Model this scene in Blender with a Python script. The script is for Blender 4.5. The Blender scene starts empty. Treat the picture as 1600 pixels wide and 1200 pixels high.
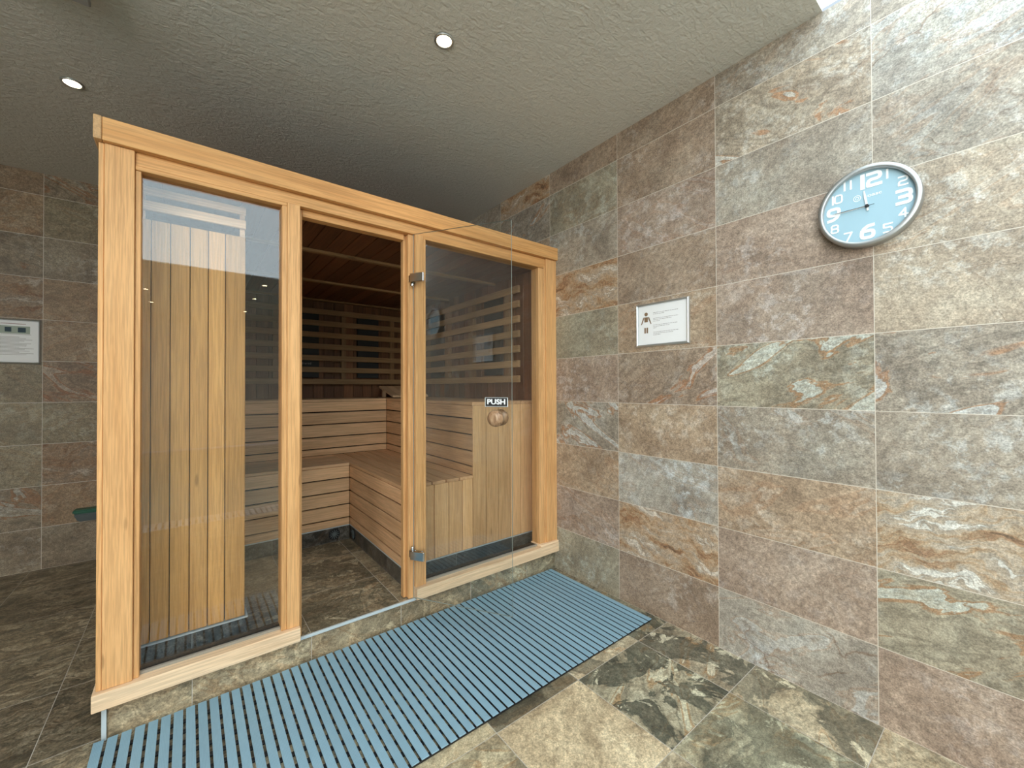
import bpy, bmesh, math, random
from mathutils import Vector, Matrix
random.seed(7)
C = bpy.context.scene
COL = C.collection

# ------------------------------------------------------------------ camera
yaw, pitch, roll, FPX = math.radians(38.331), math.radians(.526), math.radians(-.202), 639.4
F = Vector((math.sin(yaw)*math.cos(pitch), math.cos(yaw)*math.cos(pitch), math.sin(pitch)))
R0 = Vector((math.cos(yaw), -math.sin(yaw), 0)); U0 = R0.cross(F)
RR = math.cos(roll)*R0 + math.sin(roll)*U0; UU = -math.sin(roll)*R0 + math.cos(roll)*U0
cam = bpy.data.cameras.new('camera'); camo = bpy.data.objects.new('camera', cam); COL.objects.link(camo)
cam.sensor_fit = 'HORIZONTAL'; cam.sensor_width = 36; cam.lens = FPX/1600*36; cam.clip_start = .02
M = Matrix((RR, UU, -F)).transposed().to_4x4(); M.translation = Vector((-2.0744, 0, 1.2949)); camo.matrix_world = M
C.camera = camo
# ------------------------------------------------------------------ world, exposure
w = bpy.data.worlds.new('world'); C.world = w; w.use_nodes = True
w.node_tree.nodes['Background'].inputs[0].default_value = (.75, .88, 1, 1)
w.node_tree.nodes['Background'].inputs[1].default_value = .6
C.view_settings.view_transform = 'Standard'; C.view_settings.look = 'None'
C.view_settings.exposure = 0.62; C.view_settings.gamma = 1
SKY_L = 3.05                 # radiance of the daylit skylight glazing
FILL_L = 6.0                 # radiance of the unseen fill panel added in the left wall
SPOT_W = 9.0                # downlights
C.cycles.max_bounces = 10; C.cycles.diffuse_bounces = 6; C.cycles.transparent_max_bounces = 16
C.cycles.caustics_reflective = False; C.cycles.caustics_refractive = False
C.cycles.sample_clamp_indirect = 8

# ------------------------------------------------------------------ node helpers
class NT:
    def __init__(s, name):
        s.m = bpy.data.materials.new(name); s.m.use_nodes = True; s.t = s.m.node_tree; s.t.nodes.clear()
        s.out = s.t.nodes.new('ShaderNodeOutputMaterial')
    def n(s, ty, **k):
        nd = s.t.nodes.new(ty)
        for a, b in k.items():
            if a.startswith('i_'): s.set(nd, a[2:].replace('_', ' '), b)
            else: setattr(nd, a, b)
        return nd
    def set(s, nd, key, v):
        sock = nd.inputs[int(key)] if key.isdigit() else nd.inputs[key]
        if hasattr(v, 'is_output') or isinstance(v, bpy.types.NodeSocket): s.t.links.new(v, sock)
        else:
            if isinstance(v, (tuple, list)) and len(v) == 3 and sock.type == 'RGBA': v = (*v, 1)
            sock.default_value = v
    def math(s, op, a, b=None, c=None, clamp=False):
        nd = s.n('ShaderNodeMath', operation=op, use_clamp=clamp)
        for i, v in enumerate((a, b, c)):
            if v is not None: s.set(nd, str(i), v)
        return nd.outputs[0]
    def vmath(s, op, a, b=None):
        nd = s.n('ShaderNodeVectorMath', operation=op); s.set(nd, '0', a)
        if b is not None: s.set(nd, '1', b)
        return nd.outputs[0]
    def mix(s, f, a, b, mode='MIX'):
        nd = s.n('ShaderNodeMix', data_type='RGBA', blend_type=mode, clamp_factor=True)
        for sock, v in ((nd.inputs[0], f), (nd.inputs[6], a), (nd.inputs[7], b)):
            if isinstance(v, bpy.types.NodeSocket): s.t.links.new(v, sock)
            else: sock.default_value = (*v, 1) if isinstance(v, (tuple, list)) and len(v) == 3 else v
        return nd.outputs[2]
    def noise(s, vec, scale, detail=4, rough=.55, dist=0):
        nd = s.n('ShaderNodeTexNoise'); s.set(nd, 'Vector', vec); nd.inputs['Scale'].default_value = scale
        nd.inputs['Detail'].default_value = detail; nd.inputs['Roughness'].default_value = rough; nd.inputs['Distortion'].default_value = dist
        return nd.outputs[0]
    def ramp(s, f, stops, interp='LINEAR'):
        nd = s.n('ShaderNodeValToRGB'); s.set(nd, '0', f); cr = nd.color_ramp; cr.interpolation = interp
        while len(cr.elements) > 1: cr.elements.remove(cr.elements[-1])
        for i, (p, c) in enumerate(stops):
            e = cr.elements[0] if i == 0 else cr.elements.new(p)
            e.position = p; e.color = (c, c, c, 1) if isinstance(c, (int, float)) else (*c, 1)
        return nd.outputs[0]
    def bsdf(s, col, rough=.5, metal=0, bump=None, bstr=.3, bdist=.002, spec=.5, **k):
        b = s.n('ShaderNodeBsdfPrincipled'); s.set(b, 'Base Color', col); s.set(b, 'Roughness', rough)
        s.set(b, 'Metallic', metal); s.set(b, 'Specular IOR Level', spec)
        if bump is not None:
            bp = s.n('ShaderNodeBump'); s.set(bp, 'Height', bump); bp.inputs['Strength'].default_value = bstr; bp.inputs['Distance'].default_value = bdist
            s.t.links.new(bp.outputs[0], b.inputs['Normal'])
        for a, v in k.items(): s.set(b, a.replace('_', ' '), v)
        s.t.links.new(b.outputs[0], s.out.inputs[0]); return b

def plain(name, col, rough=.5, metal=0, nz=.08, scale=30, spec=.5):
    s = NT(name); tc = s.n('ShaderNodeTexCoord').outputs['Object']
    f = s.noise(tc, scale, 4)
    c = s.mix(f, tuple(x*(1-nz) for x in col), tuple(min(1, x*(1+nz)) for x in col))
    s.bsdf(c, rough, metal, spec=spec); return s.m

def wood(name, light, dark, axis='z', rough=.5, island=.14, knots=True, bstr=.15):
    s = NT(name)
    geo = s.n('ShaderNodeNewGeometry'); tc = s.n('ShaderNodeTexCoord').outputs['Object']
    ri = geo.outputs['Random Per Island']
    off = s.n('ShaderNodeCombineXYZ'); s.set(off, 'X', s.math('MULTIPLY', ri, 13.1)); s.set(off, 'Y', s.math('MULTIPLY', ri, 7.7)); s.set(off, 'Z', s.math('MULTIPLY', ri, 29.3))
    v = s.vmath('ADD', tc, off.outputs[0])
    sc = {'x': (.7, 14, 14), 'y': (14, .7, 14), 'z': (14, 14, .7)}[axis]
    vs = s.vmath('MULTIPLY', v, sc)
    g1 = s.noise(vs, 1.4, 5, .6, .6)
    fs = {'x': (3, 90, 90), 'y': (90, 3, 90), 'z': (110, 110, 3.5)}[axis]
    g2 = s.noise(s.vmath('MULTIPLY', v, fs), 1.6, 3, .6)
    big = s.noise(v, 1.3, 2)
    c = s.mix(s.ramp(g1, [(.3, 0), (.7, 1)]), dark, light)
    c = s.mix(s.math('MULTIPLY', s.ramp(g2, [(.42, 1), (.58, 0)]), .45), c, tuple(x*.55 for x in dark))
    c = s.mix(s.math('MULTIPLY', s.ramp(big, [(.35, 0), (.7, 1)]), .25), c, tuple(min(1, x*1.18) for x in light))
    if knots:
        vo = s.n('ShaderNodeTexVoronoi'); ks = {'x': (1.2, 5, 5), 'y': (5, 1.2, 5), 'z': (5, 5, 1.2)}[axis]
        s.set(vo, 'Vector', s.vmath('MULTIPLY', v, ks)); vo.inputs['Scale'].default_value = 1.6
        k = s.ramp(vo.outputs['Distance'], [(.035, 1), (.07, 0)])
        c = s.mix(s.math('MULTIPLY', k, .6), c, tuple(x*.45 for x in dark))
    br = s.math('ADD', s.math('MULTIPLY', ri, island*2), 1-island)
    hsv = s.n('ShaderNodeHueSaturation'); s.set(hsv, 'Color', c); s.set(hsv, 'Value', br)
    s.bsdf(hsv.outputs[0], rough, 0, g2, bstr, .001, spec=.35); return s.m

def slate(name, pal, white, rust, grout, rough=.5, floor=False, strata=None):
    """Glazed stone-look tile: UV = metres inside the tile, face attributes give each tile's print."""
    s = NT(name)
    def attr(n): a = s.n('ShaderNodeAttribute', attribute_name=n, attribute_type='GEOMETRY'); return a
    uv = s.n('ShaderNodeUVMap', uv_map='UVMap').outputs[0]
    seed = attr('tseed').outputs['Fac']; par = s.n('ShaderNodeSeparateXYZ'); s.set(par, '0', attr('tpar').outputs['Vector'])
    pa, pb, pc = par.outputs[0], par.outputs[1], par.outputs[2]
    tcol = attr('tcol').outputs['Color']
    dim = s.n('ShaderNodeSeparateXYZ'); s.set(dim, '0', attr('tdim').outputs['Vector'])
    off = s.n('ShaderNodeCombineXYZ'); s.set(off, 'X', s.math('MULTIPLY', seed, 37.7)); s.set(off, 'Y', s.math('MULTIPLY', seed, 19.1)); s.set(off, 'Z', s.math('MULTIPLY', seed, 53.3))
    v = s.vmath('ADD', uv, off.outputs[0])
    n1 = s.noise(v, 4.2, 10, .62, .5)
    c = s.ramp(n1, [(.30, pal[0]), (.43, pal[1]), (.53, pal[2]), (.68, pal[3])])
    n2 = s.noise(v, 2.1, 6, .6, 1.0)
    c = s.mix(s.math('MULTIPLY', s.ramp(n2, [(.5, 0), (.68, 1)]), .45), c, pal[4])
    # diagonal drag marks, different on every tile
    rot = s.n('ShaderNodeVectorRotate', rotation_type='Z_AXIS'); s.set(rot, 'Vector', v)
    s.set(rot, 'Angle', s.math('ADD', s.math('MULTIPLY', s.math('FRACT', s.math('MULTIPLY', seed, 91.7)), 1.1), .1))
    dv = s.vmath('MULTIPLY', rot.outputs[0], (5, 30, 1))
    d1 = s.noise(dv, 1.3, 6, .65, .8)
    c = s.mix(s.math('MULTIPLY', s.ramp(d1, [(.42, 1), (.58, 0)]), .30), c, tuple(x*.62 for x in pal[1]))
    # whitish mottling
    n3 = s.noise(v, 16, 8, .72, .3)
    zone = s.ramp(s.noise(v, 2.6, 3), [(.42, 0), (.62, 1)])
    c = s.mix(s.math('MULTIPLY', s.math('MULTIPLY', s.ramp(n3, [(.5, 0), (.6, 1)]), zone), .48), c, white)
    # fold print: rust rim around a white / grey patch
    fr = s.n('ShaderNodeVectorRotate', rotation_type='Z_AXIS'); s.set(fr, 'Vector', v); fr.inputs['Angle'].default_value = -.42
    fv = s.vmath('MULTIPLY', fr.outputs[0], (2.3, 6.5, 1))
    fn = s.noise(fv, .95, 6, .55, 1.3)
    rim = s.ramp(fn, [(.530, 0), (.555, 1), (.575, .75), (.590, 0)])
    patch = s.ramp(fn, [(.580, 0), (.590, 1), (.66, .8), (.71, 0)])
    und = s.ramp(fn, [(.42, 0), (.47, .6), (.50, 0)])
    grainy = s.ramp(s.noise(s.vmath('MULTIPLY', fr.outputs[0], (20, 60, 1)), 1.4, 5, .7), [(.4, .35), (.6, 1)])
    c = s.mix(s.math('MULTIPLY', rim, s.math('MULTIPLY', pb, .8)), c, rust)
    c = s.mix(s.math('MULTIPLY', s.math('MULTIPLY', patch, grainy), s.math('MULTIPLY', pb, .8)), c, white)
    c = s.mix(s.math('MULTIPLY', und, s.math('MULTIPLY', pb, .7)), c, tuple(x*.55 for x in pal[0]))
    # strata print: long horizontal rust / white / grey bands
    sw = s.noise(v, 3.0, 4, .6)
    sy = s.n('ShaderNodeSeparateXYZ'); s.set(sy, '0', uv)
    lay = s.math('ADD', s.math('ADD', s.math('MULTIPLY', sy.outputs[1], 8.0 if floor else 9.0), s.math('MULTIPLY', sy.outputs[0], .9)), s.math('MULTIPLY', sw, 3.4))
    lay = s.math('ADD', lay, seed)
    lv = s.n('ShaderNodeCombineXYZ'); s.set(lv, 'X', s.math('MULTIPLY', sy.outputs[0], 2.2)); s.set(lv, 'Y', lay); s.set(lv, 'Z', seed)
    ln = s.noise(lv.outputs[0], 1.5, 10, .56 if floor else .70, .25)
    sc_ = s.ramp(ln, strata or [(.34, (.10, .06, .035)), (.40, (.24, .125, .065)), (.45, (.33, .235, .15)), (.52, (.40, .34, .28)), (.57, (.30, .27, .24)), (.60, white), (.68, tuple(x*.8 for x in white)), (.72, rust)])
    c = s.mix(s.math('MULTIPLY', pa, .82), c, sc_)
    if floor:
        pn = s.noise(v, 2.4, 9, .58, 1.4)
        pt = s.ramp(pn, [(.485, 0), (.505, 1), (.60, .75), (.66, 1)])
        c = s.mix(s.math('MULTIPLY', pt, s.math('MULTIPLY', pb, .92)), c, s.ramp(s.noise(v, 9, 6, .7), [(.35, (.035, .038, .032)), (.6, (.12, .12, .095)), (.7, (.30, .28, .2))]))
        dots = s.ramp(s.noise(v, 7.5, 7, .68, .6), [(.58, 0), (.61, 1)])
        c = s.mix(s.math('MULTIPLY', s.math('MULTIPLY', dots, pt), s.math('MULTIPLY', pb, .9)), c, white)
    # hairline cracks
    wv = s.vmath('ADD', v, s.vmath('MULTIPLY', s.n('ShaderNodeTexNoise', **{}).outputs[1], (0, 0, 0)))
    wn = s.n('ShaderNodeTexNoise'); s.set(wn, 'Vector', v); wn.inputs['Scale'].default_value = 5; wn.inputs['Detail'].default_value = 6
    wv = s.vmath('ADD', s.vmath('MULTIPLY', v, (1, 1.6, 1)), s.vmath('MULTIPLY', wn.outputs[1], (.42, .42, 0)))
    vo = s.n('ShaderNodeTexVoronoi', feature='DISTANCE_TO_EDGE'); s.set(vo, 'Vector', wv); vo.inputs['Scale'].default_value = 4.0
    crk = s.ramp(vo.outputs['Distance'], [(.0, 1), (.008, .8), (.03, 0)])
    gate = s.ramp(s.noise(v, 3.3, 3), [(.47, 0), (.6, 1)])
    c = s.mix(s.math('MULTIPLY', s.math('MULTIPLY', crk, gate), s.math('ADD', s.math('MULTIPLY', pc, .55), .12)), c, tuple(x*.45 for x in rust))
    # fine grain
    g1 = s.noise(v, 170, 3, .7); g2 = s.noise(v, 48, 6, .75)
    c = s.mix(1.0, c, s.ramp(g1, [(.32, .62), (.68, 1.32)]), 'MULTIPLY')
    c = s.mix(1.0, c, s.ramp(g2, [(.34, .68), (.66, 1.28)]), 'MULTIPLY')
    c = s.mix(1.0, c, tcol, 'MULTIPLY')
    # joint
    u_, v_ = sy.outputs[0], sy.outputs[1]
    ex = s.math('MINIMUM', u_, s.math('SUBTRACT', dim.outputs[0], u_)); ey = s.math('MINIMUM', v_, s.math('SUBTRACT', dim.outputs[1], v_))
    e = s.math('MINIMUM', ex, ey)
    jm = s.ramp(s.math('MULTIPLY', e, 100), [(.10, 1), (.16, 0)])
    c = s.mix(jm, c, grout)
    h = s.math('ADD', s.math('MULTIPLY', g2, .7), s.math('ADD', s.math('MULTIPLY', n3, .9), s.math('MULTIPLY', crk, -.5)))
    h = s.math('SUBTRACT', h, s.math('MULTIPLY', jm, 1.5))
    s.bsdf(c, s.mix(jm, (rough,)*3, (.8,)*3), 0, h, .35, .0025, spec=.4)
    return s.m

# ------------------------------------------------------------------ mesh helpers
WORLD = {}
def obj(name, bm, mats, parent=None, loc=(0, 0, 0)):
    me = bpy.data.meshes.new(name); bm.normal_update(); bm.to_mesh(me); bm.free()
    for m in (mats if isinstance(mats, (list, tuple)) else [mats]): me.materials.append(m)
    o = bpy.data.objects.new(name, me); COL.objects.link(o)
    pw = WORLD.get(parent.name, Vector(parent.location)) if parent else Vector((0, 0, 0))
    if parent: o.parent = parent
    o.location = Vector(loc) - pw; WORLD[o.name] = Vector(loc)
    return o
def thing(name, label, cat, loc=(0, 0, 0), group=None):
    o = bpy.data.objects.new(name, None); COL.objects.link(o); o.location = loc; o.empty_display_size = .1
    o['label'] = label; o['category'] = cat
    if group: o['group'] = group
    return o
def tag(o, label, cat, group=None):
    o['label'] = label; o['category'] = cat
    if group: o['group'] = group
    return o
def struct(name, bm, m, label=None):
    o = obj(name, bm, m); o['kind'] = 'structure'
    if label: o['label'] = label
    return o
def box(bm, x0, x1, y0, y1, z0, z1, bev=0.0, mat=0, seg=1):
    vs = [bm.verts.new((x, y, z)) for x in (x0, x1) for y in (y0, y1) for z in (z0, z1)]
    idx = [(0, 1, 3, 2), (4, 6, 7, 5), (0, 4, 5, 1), (2, 3, 7, 6), (0, 2, 6, 4), (1, 5, 7, 3)]
    fs = [bm.faces.new([vs[i] for i in f]) for f in idx]
    for f in fs: f.material_index = mat
    if bev > 0:
        es = list({e for f in fs for e in f.edges})
        r = bmesh.ops.bevel(bm, geom=es, offset=bev, segments=seg, affect='EDGES', profile=.5)
        for f in r['faces']: f.material_index = mat
def B(): return bmesh.new()
def bx(*a, **k): bm = B(); box(bm, *a, **k); return bm
def lathe(bm, prof, center=(0, 0, 0), axis='z', seg=48, mat=0, smooth=True):
    """prof: list of (r, h)"""
    rings = []
    for r, h in prof:
        ring = []
        for i in range(seg):
            a = 2*math.pi*i/seg; p = (r*math.cos(a), r*math.sin(a), h)
            if axis == 'x': p = (h, p[0], p[1])
            elif axis == 'y': p = (p[1], h, p[0])
            ring.append(bm.verts.new(Vector(p)+Vector(center)))
        rings.append(ring)
    for a, b in zip(rings, rings[1:]):
        for i in range(seg):
            f = bm.faces.new((a[i], a[(i+1) % seg], b[(i+1) % seg], b[i])); f.smooth = smooth; f.material_index = mat
    for ring, fl in ((rings[0], True), (rings[-1], False)):
        f = bm.faces.new(list(reversed(ring)) if fl else ring); f.material_index = mat
    bmesh.ops.recalc_face_normals(bm, faces=bm.faces)
def text_into(bm, body, size, mtx, extrude=.0008, sx=1.0, bold=0.0, mat=0, shear=0.0, spacing=1.0):
    cu = bpy.data.curves.new('t', 'FONT'); cu.body = body; cu.size = size; cu.extrude = extrude; cu.offset = bold
    cu.align_x = 'CENTER'; cu.align_y = 'CENTER'; cu.shear = shear; cu.space_character = spacing; cu.resolution_u = 4
    o = bpy.data.objects.new('t', cu); COL.objects.link(o)
    bpy.context.view_layer.update()
    me = bpy.data.meshes.new_from_object(o.evaluated_get(bpy.context.evaluated_depsgraph_get()))
    n0 = len(bm.faces)
    me.transform(mtx @ Matrix.Diagonal((sx, 1, 1, 1)))
    bm.from_mesh(me); bm.faces.ensure_lookup_table()
    for f in bm.faces[n0:]: f.material_index = mat
    bpy.data.objects.remove(o); bpy.data.meshes.remove(me)
def frame_mtx(origin, right, up):
    r, u = Vector(right).normalized(), Vector(up).normalized(); n = r.cross(u)
    m = Matrix((r, u, n)).transposed().to_4x4(); m.translation = Vector(origin); return m
def flatpoly(bm, pts, mtx, h=.0006, mat=0):
    top = [bm.verts.new(mtx @ Vector((x, y, h))) for x, y in pts]; bot = [bm.verts.new(mtx @ Vector((x, y, 0))) for x, y in pts]
    f = bm.faces.new(top); f.material_index = mat
    for i in range(len(pts)):
        j = (i+1) % len(pts); g = bm.faces.new((top[j], top[i], bot[i], bot[j])); g.material_index = mat
def disc(cx, cy, r, n=24): return [(cx+r*math.cos(2*math.pi*i/n), cy+r*math.sin(2*math.pi*i/n)) for i in range(n)]
def rect(x0, x1, y0, y1): return [(x0, y0), (x1, y0), (x1, y1), (x0, y1)]

class Tiles:
    """tiled faces: every tile its own quad with print attributes; UV in metres from the tile's corner"""
    def __init__(s):
        s.bm = bmesh.new(); s.uv = s.bm.loops.layers.uv.new('UVMap')
        s.seed = s.bm.faces.layers.float.new('tseed'); s.dim = s.bm.faces.layers.float_vector.new('tdim')
        s.par = s.bm.faces.layers.float_vector.new('tpar'); s.col = s.bm.faces.layers.float_color.new('tcol')
    def area(s, o, eu, ev, u0, u1, v0, v1, tu, tv, ou=0, ov=0, spec=None, flip=False, rnd=None):
        """plane origin o, unit axes eu, ev; area [u0,u1]x[v0,v1]; joints at ou+k*tu, ov+k*tv"""
        o, eu, ev = Vector(o), Vector(eu), Vector(ev); rnd = rnd or random
        i0, i1 = math.floor((u0-ou)/tu+1e-6), math.ceil((u1-ou)/tu-1e-6)
        j0, j1 = math.floor((v0-ov)/tv+1e-6), math.ceil((v1-ov)/tv-1e-6)
        for i in range(i0, i1):
            for j in range(j0, j1):
                a, b = ou+i*tu, ov+j*tv
                ua, ub, va, vb = max(a, u0), min(a+tu, u1), max(b, v0), min(b+tv, v1)
                q = [(ua, va), (ub, va), (ub, vb), (ua, vb)]
                fu, fv = rnd.random() < .5, rnd.random() < .5
                vs = [s.bm.verts.new(o+eu*x+ev*y) for x, y in q]
                if flip: vs = vs[::-1]; q = q[::-1]
                f = s.bm.faces.new(vs)
                for l, (x, y) in zip(f.loops, q):
                    lu, lv = x-a, y-b
                    l[s.uv].uv = (tu-lu if fu else lu, tv-lv if fv else lv)
                f[s.seed] = rnd.random(); f[s.dim] = (tu, tv, 0)
                p, c = (spec(i, j) if spec else ((0, 0, .3), (1, 1, 1)))
                f[s.par] = p; f[s.col] = (*c, 1)

# ------------------------------------------------------------------ materials
PALW = [(.22, .18, .145), (.31, .255, .205), (.375, .315, .255), (.45, .395, .33), (.35, .335, .29)]
M_wall = slate('slate_wall_tile', PALW, (.60, .61, .61), (.35, .185, .10), (.62, .56, .48), rough=.48)
PALF = [(.14, .12, .09), (.34, .28, .20), (.48, .41, .30), (.60, .53, .40), (.34, .33, .27)]
M_floor = slate('slate_floor_tile', PALF, (.78, .72, .56), (.40, .24, .12), (.50, .46, .40), rough=.42, floor=True, strata=[(.36, (.05, .043, .033)), (.42, (.12, .095, .065)), (.45, (.42, .34, .24)), (.49, (.20, .155, .105)), (.52, (.07, .06, .045)), (.55, (.36, .29, .20)), (.60, (.60, .52, .40)), (.63, (.12, .105, .08)), (.70, (.36, .29, .2))])
PALD = [(.03, .028, .024), (.06, .054, .045), (.10, .088, .07), (.14, .125, .10), (.055, .055, .048)]
M_skirt = slate('slate_skirting_tile', PALD, (.25, .24, .22), (.14, .08, .04), (.25, .24, .22), rough=.3)

def stucco():
    s = NT('stucco_ceiling'); tc = s.n('ShaderNodeTexCoord').outputs['Object']
    a = s.noise(tc, 42, 6, .6, .6); b = s.noise(s.vmath('MULTIPLY', tc, (1, 2.2, 1)), 18, 4, .5, 1.0)
    h = s.math('ADD', a, s.math('MULTIPLY', b, .8))
    c = s.mix(s.noise(tc, 1.2, 2), (.70, .665, .60), (.75, .725, .67))
    s.bsdf(c, .9, 0, h, .8, .009, spec=.2); return s.m
M_ceil = stucco()
M_paint = plain('painted_wall', (.66, .63, .58), .8)
M_post = wood('warm_oiled_pine_upright', (.76, .445, .20), (.61, .315, .12), 'z')
M_rail = wood('warm_oiled_pine_rail', (.74, .415, .17), (.59, .285, .095), 'x')
M_sill = wood('weathered_pine_sill', (.88, .68, .47), (.74, .50, .30), 'x', rough=.6)
M_endg = wood('end_grain_pine', (.64, .40, .20), (.50, .30, .14), 'y', knots=False)
M_clad = wood('reddish_cedar_cladding', (.24, .105, .045), (.14, .055, .023), 'z', island=.28)
M_cladc = wood('reddish_cedar_ceiling', (.21, .078, .03), (.135, .047, .019), 'y', island=.2)
M_panel = wood('golden_aspen_boards', (.70, .39, .135), (.57, .285, .085), 'z', island=.12)
M_bx = wood('aspen_bench_slats_x', (.80, .535, .32), (.64, .395, .215), 'x', island=.12)
M_by = wood('aspen_bench_slats_y', (.76, .475, .265), (.60, .34, .17), 'y', island=.12)
M_bz = wood('aspen_bench_uprights', (.86, .545, .285), (.70, .405, .185), 'z', island=.12)
M_slx = wood('shaded_aspen_slats_x', (.36, .215, .10), (.25, .14, .06), 'x', island=.12)  # slat tones below carry the dim upper cabin in their colour
M_sly = wood('shaded_aspen_slats_y', (.50, .315, .16), (.37, .22, .105), 'y', island=.12)
M_slz = wood('shaded_aspen_battens', (.30, .17, .08), (.21, .115, .05), 'z', island=.12)
M_rim = plain('brushed_steel_rim', (.46, .47, .47), .38, .85, .04, 80)
M_hinge = plain('polished_chrome', (.60, .60, .60), .12, 1.0, .03)
M_seal = plain('grey_silicone_seal', (.30, .28, .24), .5)
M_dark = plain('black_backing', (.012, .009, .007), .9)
M_blk = plain('black_heater', (.012, .012, .013), .6)
M_alu = plain('satin_aluminium', (.60, .68, .72), .4, .25, .05, 60)
M_chrome = plain('brushed_chrome', (.55, .55, .54), .34, 1.0, .04, 80)
M_silver = plain('silver_frame', (.66, .70, .72), .30, .9, .04)
M_white = plain('white_plastic', (.80, .80, .78), .4)
M_paper = plain('white_paper', (.86, .87, .88), .6, nz=.02)
M_ink = plain('grey_print', (.32, .29, .29), .7)
M_brown = plain('brown_print', (.21, .13, .07), .7)
M_red = plain('dark_red_print', (.25, .07, .06), .7)
M_mint = plain('pale_green_print', (.36, .42, .36), .7)
M_navy = plain('dark_blue_print', (.03, .06, .08), .7)
M_face = plain('pale_blue_dial', (.33, .50, .59), .7, nz=.02)
M_num = plain('white_numerals', (.88, .91, .92), .4, nz=.01)
M_rubber = plain('black_rubber', (.012, .012, .014), .6)
M_green = plain('dark_green_plastic', (.02, .11, .07), .45)
M_grey = plain('grey_plastic', (.11, .135, .14), .5)
M_grate = plain('pale_grating', (.55, .58, .58), .5)
M_vent = plain('grey_vent_cover', (.33, .32, .31), .5)

def matmat():
    s = NT('blue_ribbed_vinyl'); tc = s.n('ShaderNodeTexCoord').outputs['Object']; geo = s.n('ShaderNodeNewGeometry')
    sx = s.n('ShaderNodeSeparateXYZ'); s.set(sx, '0', tc)
    rib = s.math('SINE', s.math('MULTIPLY', sx.outputs[0], 2*math.pi/.0042))
    f = s.noise(tc, 25, 4)
    c = s.mix(f, (.235, .395, .505), (.285, .455, .565))
    c = s.mix(s.ramp(rib, [(.0, .16), (.5, 0)]), c, (.09, .19, .27))
    hs = s.n('ShaderNodeHueSaturation'); s.set(hs, 'Color', c); s.set(hs, 'Value', s.math('ADD', s.math('MULTIPLY', geo.outputs['Random Per Island'], .10), .95))
    s.bsdf(hs.outputs[0], .48, 0, rib, .25, .0006); return s.m
M_mat = matmat()
def ballwood():
    s = NT('turned_olive_wood'); tc = s.n('ShaderNodeTexCoord').outputs['Object']
    g = s.noise(s.vmath('MULTIPLY', tc, (26, 26, 5)), 1.8, 4, .6, 1.5)
    s.bsdf(s.ramp(g, [(.3, (.10, .05, .025)), (.5, (.34, .20, .11)), (.7, (.46, .31, .19))]), .35); return s.m
M_ball = ballwood()
def glass(name, tint, r0):
    s = NT(name); geo = s.n('ShaderNodeNewGeometry')
    d = s.n('ShaderNodeVectorMath', operation='DOT_PRODUCT'); s.set(d, '0', geo.outputs['Normal']); s.set(d, '1', geo.outputs['Incoming'])
    k = s.math('POWER', s.math('SUBTRACT', 1.0, s.math('ABSOLUTE', d.outputs['Value']), clamp=True), 5.0)
    f = s.math('ADD', s.math('MULTIPLY', k, 1-r0), r0)
    t = s.n('ShaderNodeBsdfTransparent'); s.set(t, 'Color', tint); g = s.n('ShaderNodeBsdfGlossy'); g.inputs['Roughness'].default_value = 0.0
    m = s.n('ShaderNodeMixShader'); s.set(m, '0', f); s.t.links.new(t.outputs[0], m.inputs[1]); s.t.links.new(g.outputs[0], m.inputs[2])
    s.t.links.new(m.outputs[0], s.out.inputs[0]); return s.m
M_glass = glass('clear_toughened_glass', (.96, .962, .955), .055)
M_doorg = glass('clear_door_glass', (.98, .985, .98), .026)
M_gedge = plain('green_grey_glass_edge', (.28, .34, .32), .2)
def emit(name, col, st, nz=0):
    s = NT(name); e = s.n('ShaderNodeEmission'); s.set(e, 'Strength', st)
    if nz:
        tc = s.n('ShaderNodeTexCoord').outputs['Object']
        f = s.noise(s.vmath('MULTIPLY', tc, (14, 34, 1)), 2.4, 5, .7, .8)
        s.set(e, 'Color', s.mix(f, tuple(x*(1-nz) for x in col), tuple(x*(1+nz) for x in col)))
    else: s.set(e, 'Color', col)
    s.t.links.new(e.outputs[0], s.out.inputs[0]); return s.m
M_sky = emit('daylit_rippled_skylight_glass', (.80, .94, 1.0), SKY_L, .36)
M_lamp = emit('warm_lamp_glass', (1, .80, .48), 22)
def water():
    s = NT('pool_water'); tc = s.n('ShaderNodeTexCoord').outputs['Object']
    s.bsdf((.14, .27, .28), .06, 0, s.noise(tc, 5, 3), .2, .02); return s.m
M_water = water()

# ------------------------------------------------------------------ room shell
CZ = 2.862
SKY_Y0, SKY_Y1, SKY_X0 = -2.37, .522, -4.6
def T(**k): return k
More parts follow.
